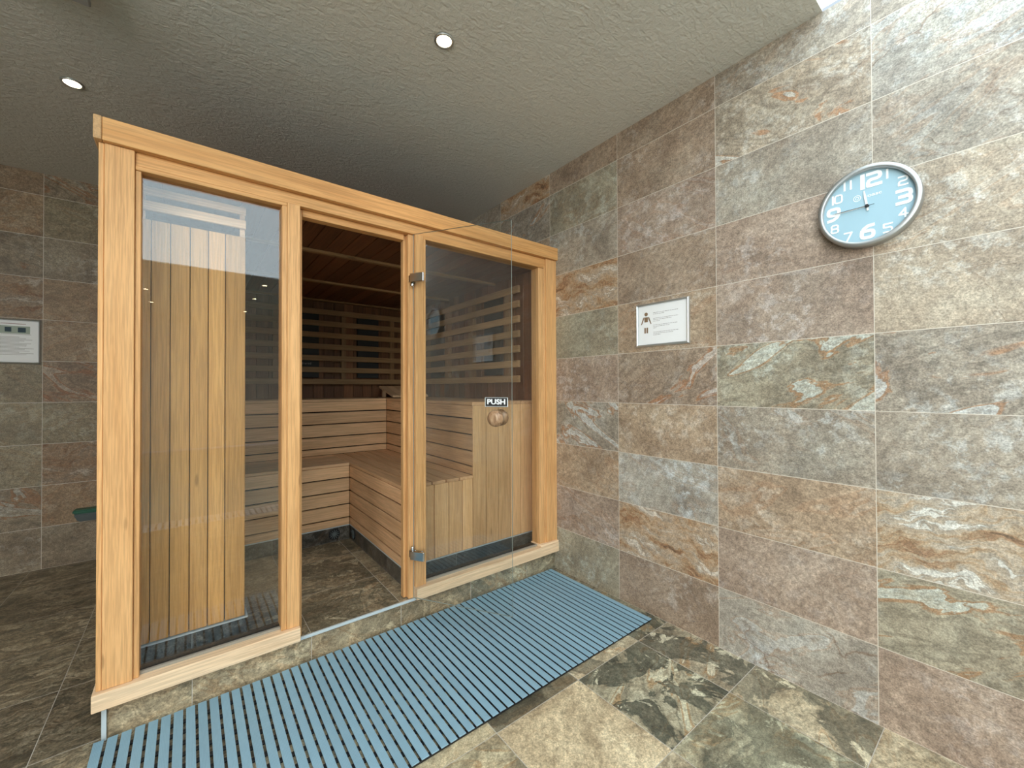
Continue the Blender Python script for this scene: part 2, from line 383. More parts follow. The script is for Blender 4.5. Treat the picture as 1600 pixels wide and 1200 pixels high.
# print of each tile on the right wall, (column, row) -> (strata, fold, crack), colour
P_, G_, R_, F_, Bl = (0, 0, .25), (0, .25, .45), (1, 0, 0), (0, 1, .3), (0, .35, 1)
PINK, GREY, LBLUE, TAN, BRN, GRN, PALE = (1.06, .97, .93), (1.0, 1.03, 1.02), (1.16, 1.26, 1.32), (1.14, 1.02, .88), (.96, .86, .78), (.98, 1.03, .94), (1.18, 1.16, 1.08)
RT = {(-1, 0): (P_, PINK), (-1, 1): (F_, GRN), (-1, 2): (R_, PALE), (-1, 3): (P_, GREY), (-1, 4): (F_, GREY), (-1, 5): (P_, PALE), (-1, 6): (G_, PALE), (-1, 7): (G_, GREY), (-1, 8): (Bl, LBLUE), (-1, 9): (P_, GREY),
      (0, 0): (Bl, LBLUE), (0, 1): (P_, PINK), (0, 2): (G_, TAN), (0, 3): (G_, GREY), (0, 4): (F_, GRN), (0, 5): (P_, PINK), (0, 6): (P_, PINK), (0, 7): (P_, GREY), (0, 8): (F_, PALE), (0, 9): (G_, GREY),
      (1, 0): (P_, BRN), (1, 1): (R_, TAN), (1, 2): (G_, LBLUE), (1, 3): (P_, TAN), (1, 4): (F_, BRN), (1, 5): (G_, TAN), (1, 6): (P_, BRN), (1, 7): (G_, PINK), (1, 8): (P_, BRN), (1, 9): (P_, BRN),
      (2, 0): (P_, GRN), (2, 1): (G_, PINK), (2, 2): (G_, TAN), (2, 3): (F_, GREY), (2, 4): (P_, PINK), (2, 5): (P_, GRN), (2, 6): (R_, TAN), (2, 7): (P_, GREY), (2, 8): (G_, GRN), (2, 9): (P_, BRN)}
rw = random.Random(11)
def rspec(i, j):
    if (i, j) in RT: return RT[(i, j)]
    return rw.choice([(P_, PINK), (P_, GREY), (G_, GRN), (F_, GREY), (R_, TAN), (P_, BRN), (P_, TAN)])
t = Tiles(); t.area((0, 0, 0), (0, 1, 0), (0, 0, 1), -7, 4.42, 0, CZ, .6, .3, .3694, 0, rspec, rnd=rw)
# slab behind the tiled face
o = struct('wall_right', t.bm, M_wall)
t = Tiles(); rb = random.Random(5)
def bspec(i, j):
    p, c = bspec0(i, j); return p, (c[0]*.74, c[1]*.67, c[2]*.58)  # browner tint, lowered further to put the wall's dimmer light into colour
def bspec0(i, j):
    if (i, j) == (0, 4): return (F_, BRN)
    if (i, j) in ((0, 2), (-1, 6)): return (R_, BRN)
    return rb.choice([(P_, BRN), (G_, GRN), (P_, GREY), (F_, GREY), (G_, TAN)])
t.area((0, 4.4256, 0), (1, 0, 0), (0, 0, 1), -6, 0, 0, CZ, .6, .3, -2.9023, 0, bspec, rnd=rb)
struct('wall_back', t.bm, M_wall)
bm = B()
for a in ((-7, 4.42, 0, .25), (-7, 4.42, 2.65, CZ), (-7, -6.8, .25, 2.65), (-1.6, 4.42, .25, 2.65)): box(bm, -6.1, -6, a[0], a[1], a[2], a[3])
struct('wall_left', bm, M_paint)
struct('added_fill_panel', bx(-6.06, -6.04, -6.8, -1.6, .25, 2.65), emit('fill_panel_glow', (1.0, .95, .88), FILL_L))  # added glowing panel out of view, fills ceiling and right wall with light
struct('wall_front', bx(-6, 0, -7.1, -7, 0, CZ), M_paint)
t = Tiles(); rf = random.Random(21)
DK, CR, MD = (.50, .50, .46), (1.22, 1.18, 1.08), (.88, .84, .76)
FT = {(-1, -2): ((0, 1, .4), (.95, .98, .92)), (0, -2): ((0, .9, .6), (1.0, 1.0, .95)), (-1, -1): ((0, .8, .3), CR), (-2, -1): ((.2, .6, .3), DK), (-2, -2): ((0, 0, .3), (1.3, 1.22, 1.08)),
      (-3, -2): ((0, .5, .6), (1.2, 1.15, 1.0)), (-3, -1): ((0, .2, .9), (1.3, 1.25, 1.1)), (-1, -3): ((0, .6, .8), (.95, 1.0, .92)), (0, -3): ((.5, .8, .4), CR), (0, -1): ((.2, .9, .3), (.8, .82, .76))}
def fspec(i, j):
    if (i, j) in FT: return FT[(i, j)]
    if j >= 0 or i <= -5: return ((.8, .3, .2), rf.choice([(.62, .58, .52), MD, MD, (.75, .70, .62)]))  # streaked print; dimmer light at left and back put into the tint
    return rf.choice([((0, .3, .5), CR), ((0, .9, .6), MD), ((.4, .3, .5), CR), ((0, .2, .4), (1.1, 1.05, .95))])
t.area((0, 0, 0), (1, 0, 0), (0, 1, 0), -6, 0, -.66, 4.4256, .4475, .4488, -.2690, 1.7, fspec, rnd=rf)
struct('floor', t.bm, M_floor)
# ceiling with its skylight opening
bm = B()
for a in ((-6, 0, SKY_Y1, 4.4256), (-6, 0, -7, SKY_Y0), (-6, SKY_X0, SKY_Y0, SKY_Y1)): box(bm, a[0], a[1], a[2], a[3], CZ, CZ+.012)
struct('ceiling', bm, M_ceil)
struct('window_1', bx(SKY_X0-.05, 0, SKY_Y0-.05, SKY_Y1+.05, CZ+.013, CZ+.023), M_sky)
# pool beyond the overflow channel behind the viewer
bm = B()
for i in range(120): box(bm, -6+i*.05, -6+i*.05+.03, -.92, -.68, -.02, -.002)
box(bm, -6, 0, -.93, -.92, -.03, 0.0); box(bm, -6, 0, -.67, -.66, -.03, 0)
struct('trim_1', bm, M_grate)
o = struct('trim_2', bx(-6, 0, -7, -.93, -.06, -.03), M_water); o['label'] = 'still dark water of the pool behind the viewer'

# ------------------------------------------------------------------ sauna cabin
YF = 2.1065
cab = thing('sauna_cabin', 'timber framed sauna cabin with glass front on a tiled step against the wall', 'sauna', (-1.17, 2.13, 0))
ic = random.Random(31)
# tiled plinth and cabin floor
t = Tiles()
def pspec(i, j): return ic.choice([((0, .6, .5), (.9, .92, .86)), ((0, 1, .7), (.85, .9, .84)), ((.5, .5, .5), (1.05, .98, .85))])
def ispec(i, j): return ic.choice([((.35, .5, .3), (.95, .88, .76)), ((0, .2, .3), (1.0, .92, .8)), ((.6, .6, .2), (.85, .8, .7))])
t.area((0, 2.13, 0), (1, 0, 0), (0, 0, 1), -2.318, -.003, 0, .122, .4475, .45, -.2690, -.0, pspec, rnd=ic)
t.area((-2.318, 0, 0), (0, -1, 0), (0, 0, 1), -4.40, -2.13, 0, .122, .45, .45, 0, 0, pspec, rnd=ic)
obj('tiled_step', t.bm, M_floor, cab)
t = Tiles(); t.area((0, 0, .125), (1, 0, 0), (0, 1, 0), -2.26, -.06, 2.134, 4.32, .4475, .45, -.2690, 2.545, ispec, rnd=ic)
obj('cabin_floor', t.bm, M_floor, cab)
bm = B(); box(bm, -2.322, -.003, 2.122, 2.134, .118, .131, .001); box(bm, -2.322, -2.308, 2.122, 2.134, 0.001, .1178, .001)
obj('step_edge_trim', bm, M_alu, cab)
# walls, roof
def boards(bm, axis, fixed, a0, a1, z0, z1, pitch=.095, th=.012, gap=.003, start=None, bev=.0015):
    """vertical boards on plane; axis 'x': plane x=fixed..fixed+th running along y"""
    a = start if start is not None else a0
    while a < a1-1e-4:
        b = min(a+pitch-gap, a1); lo = max(a, a0)
        if b-lo > .005:
            if axis == 'x': box(bm, min(fixed, fixed+th), max(fixed, fixed+th), lo, b, z0, z1, bev)
            else: box(bm, lo, b, min(fixed, fixed+th), max(fixed, fixed+th), z0, z1, bev)
        a += pitch
CI = 2.165
bm = B(); boards(bm, 'x', -.072, 2.2, 4.32, .125, CI, th=.012); box(bm, -.06, -.04, 2.2, 4.36, .125, 2.25)
obj('right_cladding', bm, M_clad, cab)
bm = B(); boards(bm, 'y', 4.32, -2.26, -.06, .125, CI, th=.012); box(bm, -2.30, -.03, 4.334, 4.36, .125, 2.25)
obj('back_cladding', bm, M_clad, cab)
bm = B(); boards(bm, 'x', -2.272, 2.2, 4.32, .125, CI, th=.012); box(bm, -2.318, -2.275, 2.20, 4.36, .125, 2.25, .002)
obj('left_cladding', bm, M_clad, cab)
bm = B(); a = -2.26
while a < -.06: box(bm, a, min(a+.092, -.06), 2.2, 4.32, CI, CI+.012, .0015); a += .095
box(bm, -2.318, -.004, 2.12, 4.36, 2.215, 2.25)
obj('plank_ceiling', bm, M_cladc, cab)
for y in (2.77, 3.54, 4.28): obj('ceiling_batten', bx(-2.26, -.06, y-.02, y+.02, CI-.018, CI-.001, .002), M_slx, cab)
# front frame
YB = 2.198
bm = B(); box(bm, -2.320, -2.237, YF, YB, .1955, 2.2045, .003, seg=2); box(bm, -2.336, -2.3205, YF+.004, 2.20, .1955, 2.2045, .002)
obj('corner_post', bm, M_post, cab)
obj('pane_bead', bx(-2.2365, -2.219, 2.117, YB, .1955, 2.134, .002), M_post, cab)
bm = B(); box(bm, -2.2365, -.1005, 2.118, YB, 2.152, 2.2045, .002); box(bm, -2.2365, -1.72, 2.112, YB, 2.1345, 2.1515, .002); box(bm, -1.04, -.1175, 2.112, YB, 2.1345, 2.1515, .002)
obj('head_rail', bm, M_rail, cab)
bm = B(); box(bm, -2.3245, -.001, 2.087, 2.1055, 2.205, 2.291, .003, seg=2); box(bm, -2.3245, -.001, 2.1055, 2.19, 2.205, 2.2145)
obj('header_board', bm, M_rail, cab)
obj('side_fascia', bx(-2.348, -2.325, 2.085, 4.36, 2.205, 2.292, .004, seg=2), M_endg, cab)
bm = B(); box(bm, -1.7195, -1.666, 2.109, YB, .1955, 2.1515, .002); box(bm, -1.741, -1.72, 2.111, YB, .1955, 2.134, .002); box(bm, -1.6655, -1.650, 2.150, YB, .1255, 2.151, .002)
obj('door_post', bm, M_post, cab)
bm = B(); box(bm, -1.0885, -1.0405, 2.109, YB, .1955, 2.1515, .002); box(bm, -1.040, -1.024, 2.111, YB, .1955, 2.134, .002); box(bm, -1.1185, -1.089, 2.134, YB, .1315, 2.151, .002); box(bm, -1.136, -1.119, 2.165, YB, .1315, 2.151, .002)
obj('hinge_post', bm, M_post, cab)
bm = B(); box(bm, -1.6495, -1.1365, 2.150, YB, 2.118, 2.1515, .002)
obj('door_stop', bm, M_rail, cab)
bm = B(); box(bm, -.1, -.001, YF, YB, .2105, 2.2045, .003, seg=2)
obj('corner_post', bm, M_post, cab)
bm = B(); box(bm, -.1165, -.1005, 2.115, YB, .2005, 2.1515, .002); box(bm, -.160, -.117, 2.118, YB, .2005, 2.134, .002)
obj('pane_bead', bm, M_post, cab)
bm = B(); box(bm, -2.345, -1.666, 2.088, 2.2, .132, .195, .003, seg=2)
obj('sill', bm, M_sill, cab)
bm = B(); box(bm, -1.0885, -.001, 2.088, 2.2, .132, .195, .003, seg=2); box(bm, -.17, -.001, 2.091, 2.2, .1955, .210, .002)
obj('sill', bm, M_sill, cab)
# glass panes with seals
for x0, x1 in ((-2.2185, -1.7415), (-1.0235, -.1605)):
    g = obj('glass_pane', bx(x0, x1, 2.147, 2.155, .2, 2.134), M_glass, cab)
    bm = B(); box(bm, x0, x1, 2.134, 2.146, .1955, .206, 0, 0); box(bm, x0, x1, 2.156, 2.198, .1955, .202, 0, 1)
    obj('pane_seal', bm, [M_seal, M_dark], g, (0, 0, 0))

# ---- glass door, hinged on the right post and pushed open
H = Vector((-1.105, 2.10, 0)); E_ = Vector((-.80, 1.612, 0)); D = (E_-H).normalized(); W = (E_-H).length
Nn = Vector((D.y, -D.x, 0))            # towards the viewer's side
if Nn.dot(Vector((-2.07, 0, 0))-H) < 0: Nn = -Nn
DM = frame_mtx(H, D, (0, 0, 1))        # local x along the door, y up, z = normal
sgn = 1 if DM.to_3x3().col[2].dot(Nn) > 0 else -1
def dbox(bm, u0, u1, z0, z1, w0, w1, bev=0, mat=0):
    n0 = len(bm.verts); tmp = B(); box(tmp, u0, u1, z0, z1, min(w0*sgn, w1*sgn), max(w0*sgn, w1*sgn), bev, mat)
    tmp.transform(DM); me = bpy.data.meshes.new('x'); tmp.to_mesh(me); tmp.free(); bm.from_mesh(me); bpy.data.meshes.remove(me)
bm = B(); dbox(bm, .001, W, .150, 2.142, -.004, .004)
bm.faces.ensure_lookup_table()
for f in bm.faces:
    if abs(f.normal.dot(Nn)) < .7: f.material_index = 0
bm.normal_update()
for f in bm.faces: f.material_index = 0 if abs(f.normal.dot(Nn)) > .7 else 1
door = obj('glass_door', bm, [M_doorg, M_gedge], cab)
for zc, low in ((1.90, 0), (.383, 1)):
    bm = B(); dbox(bm, -.012, .072, zc-.024, zc+.024, .005, .017, .002)
    dbox(bm, .0, .050, zc-.022, zc+.022, -.017, -.005, .002)
    s = Vector((-.012, 0, 0))
    box(bm, -1.118, -1.092, 2.106, 2.134, zc-.02, zc+.02, .002)
    zz = zc+.024 if low else zc-.044
    lathe(bm, [(.009, zz), (.010, zz+.003), (.010, zz+.017), (.008, zz+.020)], (-1.107, 2.108, 0), 'z', 20)
    obj('hinge', bm, M_hinge, door)
# turned wooden knobs on both faces
for side in (1, -1):
    tmp = B(); pr = [(.012, .004), (.012, .014), (.030, .018), (.040, .026), (.0425, .036), (.040, .047), (.031, .057), (.016, .0625)]
    lathe(tmp, pr, (0, 0, 0), 'z', 40)
    mm = DM @ Matrix.Translation((.500, 1.142, 0)) @ (Matrix.Identity(4) if sgn*side > 0 else Matrix.Rotation(math.pi, 4, 'X'))
    tmp.transform(mm); obj('knob', tmp, M_ball, door)
# PUSH plate on the inner face
bm = B(); dbox(bm, .430, .555, 1.198, 1.247, .0045, .0060, .002, 0)
dbox(bm, .434, .551, 1.202, 1.243, .0060, .0066, .0, 1)
pm = DM @ Matrix.Translation((.4925, 1.2225, .0068*sgn)) @ (Matrix.Identity(4) if sgn > 0 else Matrix.Diagonal((1, 1, -1, 1)))
text_into(bm, 'PUSH', .036, pm, .0004, 1.18, .0012, 2)
obj('push_sign', bm, [M_silver, M_blk, M_num], door)

# ------------------------------------------------------------------ benches
XB, YN, XR, YR, XBK, YBK = -1.085, 2.295, -.592, 3.3, -.072, 4.32
SZ, LZ, KZ, YS = .715, 1.2, .235, 3.805
def planks_z(bm, kind, fixed, a0, a1, levels, th=.02, bev=.0015):
    for z0, z1 in levels:
        if kind == 'x': box(bm, fixed, fixed+th, a0, a1, z0, z1, bev)
        else: box(bm, a0, a1, fixed, fixed+th, z0, z1, bev)
LOW = [(.238, .290), (.299, .393), (.402, .495), (.504, .597), (.606, .692)]
UPL = [(.717, .767), (.776, .868), (.877, .977), (.986, 1.083), (1.093, 1.176)]
sb = thing('side_bench', 'two tier aspen sauna bench along the right side, boarded end facing the glass', 'bench', (XB, YN, .125))
bm = B(); planks_z(bm, 'x', XB, YN+.002, YR, LOW); obj('bench_front', bm, M_by, sb)
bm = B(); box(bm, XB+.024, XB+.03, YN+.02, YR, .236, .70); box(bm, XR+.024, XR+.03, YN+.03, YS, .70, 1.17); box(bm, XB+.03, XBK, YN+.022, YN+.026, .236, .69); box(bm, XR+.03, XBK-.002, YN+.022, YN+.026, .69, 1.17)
obj('gap_shade_backing', bm, M_dark, sb)  # black sheets behind the boards stand in for shade in the gaps
bm = B(); x = XB
for i in range(5):
    x1 = XB+(i+1)*(XR-XB)/5 - (.008 if i < 4 else 0); box(bm, x, x1, YN, YS, .695, SZ, .002); x = x1+.008
obj('seat', bm, M_by, sb)
bm = B(); planks_z(bm, 'x', XR, YN+.002, YS, UPL); obj('backrest', bm, M_by, sb)
bm = B(); x = XR-.004
for i in range(5):
    x1 = XR+(i+1)*(XBK-XR)/5 - (.006 if i < 4 else 0); box(bm, x, x1, YN, YBK-.002 if i > 0 else YS, 1.178, LZ, .002); x = x1+.006
obj('upper_seat', bm, M_by, sb)
bm = B(); js = [XB, -.980, -.876, -.774, -.673, XR]
for a, b in zip(js, js[1:]): box(bm, a+.002, b-.0025, YN, YN+.018, .238, .694, .002)
js = [XR, -.486, -.381, -.276, -.181, XBK]
for a, b in zip(js, js[1:]): box(bm, a+.002, b-.0025, YN, YN+.018, .238, 1.177, .002)
obj('end_panel', bm, M_bz, sb)
t = Tiles(); sk = random.Random(3)
dsp = lambda i, j: ((0, .3, .4), (1, 1, 1))
t.area((XB+.004, 0, .125), (0, -1, 0), (0, 0, 1), -YR, -YN, 0, .105, .45, .3, -2.545, 0, dsp, rnd=sk)
t.area((0, YN+.004, .125), (1, 0, 0), (0, 0, 1), XB+.004, XBK, 0, .105, .4475, .3, -.269, 0, dsp, rnd=sk)
obj('tiled_skirting', t.bm, M_skirt, sb)
bm = B(); box(bm, XB+.001, XB+.008, YN+.001, YR, .230, .2365); box(bm, XB+.008, XBK, YN+.001, YN+.008, .230, .2365)
obj('skirting_trim', bm, M_alu, sb)
def grille(parent, m):
    bm = B(); tmp = B(); lathe(tmp, [(.041, 0), (.041, .003), (.038, .005), (.034, .005), (.034, .002)], seg=40)
    for k in range(12):
        a = 2*math.pi*k/12; r = Matrix.Rotation(a, 4, 'Z'); b2 = B(); box(b2, .012, .034, -.002, .002, .002, .006)
        for f in b2.faces: f.material_index = 1
        b2.transform(r); me = bpy.data.meshes.new('x'); b2.to_mesh(me); b2.free(); tmp.from_mesh(me)
    lathe(tmp, [(.013, .002), (.013, .007)], seg=20, mat=1)
    tmp.transform(m); obj('air_grille', tmp, [M_rubber, M_grey], parent); bm.free()
grille(sb, frame_mtx((XB+.003, 3.215, .182), (0, -1, 0), (0, 0, 1)))
rbn = thing('rear_bench', 'two tier slatted aspen sauna bench across the back of the cabin', 'bench', (-1.65, YR, .125))
XL = -2.255
bm = B(); planks_z(bm, 'y', YR, XL, XB-.002, LOW); obj('bench_front', bm, M_bx, rbn)
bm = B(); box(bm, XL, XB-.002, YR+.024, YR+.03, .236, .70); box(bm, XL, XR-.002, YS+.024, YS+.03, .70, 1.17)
obj('gap_shade_backing', bm, M_dark, rbn)  # same black backing puts shade into the rear bench gaps
bm = B(); y = YR-.003
for i in range(5):
    y1 = YR+(i+1)*(YS-YR)/5-(.008 if i < 4 else 0); box(bm, XL, XB-.002, y, y1, .695, SZ, .002); y = y1+.008
obj('seat', bm, M_bx, rbn)
bm = B(); planks_z(bm, 'y', YS, XL, XR-.002, UPL); obj('backrest', bm, M_bx, rbn)
bm = B(); y = YS-.004
for i in range(5):
    y1 = YS+(i+1)*(YBK-YS)/5-(.006 if i < 4 else .004); box(bm, XL, XR-.006, y, y1, 1.178, LZ, .002); y = y1+.006
obj('upper_seat', bm, M_bx, rbn)
t = Tiles(); t.area((0, YR+.004, .125), (1, 0, 0), (0, 0, 1), XL, XB, 0, .105, .4475, .3, -.269, 0, dsp, rnd=sk)
obj('tiled_skirting', t.bm, M_skirt, rbn)
obj('skirting_trim', bx(XL, XB-.001, YR+.001, YR+.008, .230, .2365), M_alu, rbn)
grille(rbn, frame_mtx((-1.198, YR+.003, .182), (1, 0, 0), (0, 0, 1)))
# sloping headrest board in the corner, on the upper tier
hr = thing('corner_headrest', 'low sloping wooden headrest board lying on the upper bench in the back corner', 'headrest', (-.3, 3.9, LZ))
bm = B()
prof = [(3.82, 1.206), (3.82, 1.224), (4.18, 1.318), (4.18, 1.300)]
for a, b in ((-.525, -.455), (-.450, -.38), (-.375, -.30), (-.295, -.22), (-.215, -.15)):
    v0 = [bm.verts.new((a, y, z)) for y, z in prof]; v1 = [bm.verts.new((b, y, z)) for y, z in prof]
    bm.faces.new(v0); bm.faces.new(v1[::-1])
    for i in range(4): bm.faces.new((v0[i], v1[i], v1[(i+1) % 4], v0[(i+1) % 4]))
bmesh.ops.recalc_face_normals(bm, faces=bm.faces)
obj('sloping_board', bm, M_bx, hr)
bm = B()
for x in (-.50, -.19): obj('support', bx(x, x+.03, 4.13, 4.165, LZ+.0005, 1.289, .001), M_bx, hr)
# ---- slatted guards and heaters
ZS = [1.362, 1.476, 1.590, 1.703, 1.815, 1.928, 2.040]
gb = thing('slatted_guard', 'row of horizontal wooden slats across the back wall above the bench', 'slatted guard', (-1.17, 4.30, 1.36))
bm = B()
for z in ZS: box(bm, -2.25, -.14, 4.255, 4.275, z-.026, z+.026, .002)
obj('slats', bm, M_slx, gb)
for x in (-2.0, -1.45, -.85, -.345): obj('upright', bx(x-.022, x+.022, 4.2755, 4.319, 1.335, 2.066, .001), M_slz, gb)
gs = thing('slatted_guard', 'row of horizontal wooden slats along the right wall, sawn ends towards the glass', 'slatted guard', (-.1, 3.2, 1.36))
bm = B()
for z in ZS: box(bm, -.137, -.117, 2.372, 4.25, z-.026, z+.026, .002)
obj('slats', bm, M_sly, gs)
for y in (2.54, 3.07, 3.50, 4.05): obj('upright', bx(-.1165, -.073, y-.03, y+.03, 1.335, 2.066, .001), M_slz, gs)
HG = 'infrared heater panels behind the slats'
for i, (x0, x1, lab) in enumerate(((-2.2, -2.04, 'black infrared heater panel on the back wall, leftmost behind the slats'), (-1.27, -1.08, 'black infrared heater panel in the middle of the back wall with small pale lettering'), (-.71, -.49, 'black infrared heater panel on the back wall nearest the right corner'))):
    h = thing('heater_panel', lab, 'heater', ((x0+x1)/2, 4.3, 1.40), HG)
    obj('casing', bx(x0, x1, 4.285, 4.319, 1.40, 2.05, .003), M_blk, h)
    if i == 1:
        bm = B(); text_into(bm, 'infrared', .030, frame_mtx((-1.20, 4.2845, 1.535), (1, 0, 0), (0, 0, 1)), .0003, 1.1); obj('lettering', bm, M_ink, h)
for y0, y1, lab in ((2.64, 2.87, 'black infrared heater panel on the right wall, nearer the glass'), (3.56, 3.85, 'black infrared heater panel on the right wall, farther from the glass')):
    h = thing('heater_panel', lab, 'heater', (-.08, (y0+y1)/2, 1.40), HG)
    obj('casing', bx(-.107, -.073, y0, y1, 1.40, 2.05, .003), M_blk, h)
# ---- boarded enclosure just inside the left pane
en = thing('boarded_enclosure', 'tall box of vertical golden boards standing inside the left pane', 'enclosure', (-2.05, 2.5, .125))
bm = B(); js = [-2.255, -2.200, -2.137, -2.070, -2.005, -1.942, -1.863]
for a, b in zip(js, js[1:]): box(bm, a+.0015, b-.0015, YN, YN+.018, .232, 2.010, .002)
y = YN+.02
while y < 2.72: box(bm, -1.881, -1.863, y, y+.065, .232, 2.010, .0015); y += .067
obj('boards', bm, M_panel, en)
obj('gap_shade_backing', bx(-2.25, -1.885, YN+.022, 2.74, .232, 2.005), M_dark, en)  # black core painted in for the shade between the boards
bm = B(); box(bm, -2.255, -1.852, YN-.004, 2.75, .2215, .2275)
obj('base_trim', bm, M_alu, en)
t = Tiles(); t.area((0, YN, .125), (1, 0, 0), (0, 0, 1), -2.255, -1.856, 0, .096, .4475, .3, -.269, 0, dsp, rnd=sk)
t.area((-1.856, 0, .125), (0, 1, 0), (0, 0, 1), YN, 2.75, 0, .096, .45, .3, 2.545, 0, dsp, rnd=sk)
obj('tiled_base', t.bm, M_skirt, en)
bm = B(); box(bm, -2.255, -1.862, YN+.004, YN+.02, 2.052, 2.092, .002); box(bm, -2.255, -1.862, YN+.004, YN+.02, 2.118, 2.152, .002)
for x in (-2.24, -1.885): box(bm, x, x+.02, YN+.021, YN+.04, 2.0105, 2.164)
obj('top_slats', bm, M_bx, en)

# ------------------------------------------------------------------ duckboard mat
mt = thing('duckboard_mat', 'blue slatted duckboard mat lying on the floor in front of the sauna step', 'mat', (-1.2, 1.7, 0))
PIT, X1m = .0375, -.062
bm = B(); n = 0; x = X1m
while x - .0285 > -2.375:
    j = random.uniform(-.0012, .0012); box(bm, x-.0285, x, 1.308+j, 2.108+j*.5, .0128, .0165, .0010); box(bm, x-.0275, x-.001, 1.310+j, 2.106+j*.5, .0078, .0127, 0, 1); x -= PIT; n += 1
obj('slats', bm, [M_mat, M_rubber], mt)  # black lower layer also puts the shade of the slat sides into colour
bm = B(); y = 1.322
while y < 2.10: box(bm, x+.012, X1m-.002, y-.009, y+.009, .0005, .0077, .001); y += .0605
obj('underside_strips', bm, M_rubber, mt)

GLY = {'1': [[(.5, 0), (.5, 1)]],
       '2': [[(0, 1), (.78, 1), (.95, .93), (1, .8), (1, .68), (.92, .55), (.75, .5), (.25, .5), (.07, .43), (0, .3), (0, 0), (1, 0)]],
       '3': [[(0, 1), (.78, 1), (.95, .93), (1, .8), (1, .66), (.9, .54), (.75, .5), (.2, .5)], [(.75, .5), (.93, .45), (1, .32), (1, .2), (.93, .06), (.78, 0), (0, 0)]],
       '4': [[(.72, 0), (.72, 1), (0, .3), (1, .3)]],
       '5': [[(1, 1), (0, 1), (0, .57), (.75, .57), (.93, .5), (1, .38), (1, .2), (.93, .06), (.75, 0), (0, 0)]],
       '6': [[(.95, 1), (.55, .97), (.2, .78), (.02, .5), (0, .22), (.07, .06), (.25, 0), (.75, 0), (.93, .06), (1, .2), (1, .38), (.93, .5), (.75, .55), (.06, .55)]],
       '7': [[(0, 1), (1, 1), (.35, 0)]],
       '8': [[(.22, .52), (.06, .6), (.04, .86), (.22, 1), (.78, 1), (.96, .86), (.94, .6), (.78, .52), (.22, .52), (.05, .42), (0, .2), (.07, .06), (.25, 0), (.75, 0), (.93, .06), (1, .2), (.95, .42), (.78, .52)]],
       '0': [[(.25, 0), (.07, .07), (0, .25), (0, .75), (.07, .93), (.25, 1), (.75, 1), (.93, .93), (1, .75), (1, .25), (.93, .07), (.75, 0), (.25, 0)]]}
GLY['9'] = [[(1-x, 1-y) for x, y in GLY['6'][0]]]
def glyph(bm, ch, cx, cy, w_, h_, st, mtx):
    lay = 0
    def prism(pts):
        nonlocal lay
        h = .0006+lay*.00003; lay += 1
        top = [bm.verts.new(mtx @ Vector((p[0], p[1], h))) for p in pts]; bot = [bm.verts.new(mtx @ Vector((p[0], p[1], 0))) for p in pts]
        bm.faces.new(top)
        for i in range(len(pts)): k = (i+1) % len(pts); bm.faces.new((top[k], top[i], bot[i], bot[k]))
    for line in GLY[ch]:
        pts = [Vector((cx+(x-.5)*w_, cy+(y-.5)*h_)) for x, y in line]
        for i in range(len(pts)-1):
            a, b = pts[i], pts[i+1]; d = (b-a).normalized(); n_ = Vector((-d.y, d.x))*st/2
            if i == 0: a = a-d*st/2
            if i == len(pts)-2 and (pts[-1]-pts[0]).length > 1e-5: b = b+d*st/2
            prism([a-n_, b-n_, b+n_, a+n_])
        for p in pts[1:-1] + ([pts[0]] if (pts[-1]-pts[0]).length < 1e-5 else []): prism(disc(p.x, p.y, st/2, 16))
# ------------------------------------------------------------------ wall clock
ck = thing('wall_clock', 'round silver rimmed wall clock with pale blue dial and big white numerals', 'clock', (0, .381, 1.9885))
CM = frame_mtx((-.001, .381, 1.9885), (0, -1, 0), (0, 0, 1))
tmp = B(); lathe(tmp, [(.150, 0), (.154, .004), (.154, .039), (.152, .043), (.1385, .0445), (.137, .043), (.137, .024), (.13, .0235)], seg=96)
tmp.transform(CM); obj('rim', tmp, M_rim, ck)
tmp = B(); lathe(tmp, [(.1368, .0245), (.1368, .027)], seg=72, smooth=False); tmp.transform(CM); obj('dial', tmp, M_face, ck)
for i in range(1, 13):
    bm = B(); a = math.radians(90-30*i); big = i % 3 == 0
    r = {12: .098, 3: .104, 6: .098, 9: .104}.get(i, .117)
    hh, ww, st = (.057, .042, .0118) if big else (.036, .026, .0056)
    px, py = r*math.cos(a), r*math.sin(a); txt = str(i); mm = CM @ Matrix.Translation((0, 0, .0272))
    if len(txt) == 1: glyph(bm, txt, px, py, ww-st*.6, hh-st, st if txt != '1' else st*1.15, mm)
    else:
        for q, ch in enumerate(txt):
            ox = (-.5+q)*(ww*(1.0 if txt != '11' else .75)) + (.008 if (ch == '1' and q == 0 and txt != '11') else 0)
            glyph(bm, ch, px+ox*(1.0), py, ww-st*.6, hh-st, st if ch != '1' else st*1.15, mm)
    obj('numeral', bm, M_num, ck)
bm = B()
dm = CM @ Matrix.Translation((-.014, .040, .0272))
for r0, r1, n_ in ((.010, .012, 24), (.0045, .006, 20)):
    A, Bq = disc(-.016, 0, r0, n_), disc(-.016, 0, r1, n_)
    va = [bm.verts.new(dm @ Vector((*p, .0004))) for p in A]; vb = [bm.verts.new(dm @ Vector((*p, .0004))) for p in Bq]
    for k in range(n_): bm.faces.new((va[k], vb[k], vb[(k+1) % n_], va[(k+1) % n_]))
text_into(bm, 'oasc', .017, CM @ Matrix.Translation((.022, .040, .0275)), .0003, 1.4, .0002)
obj('maker_mark', bm, M_num, ck)
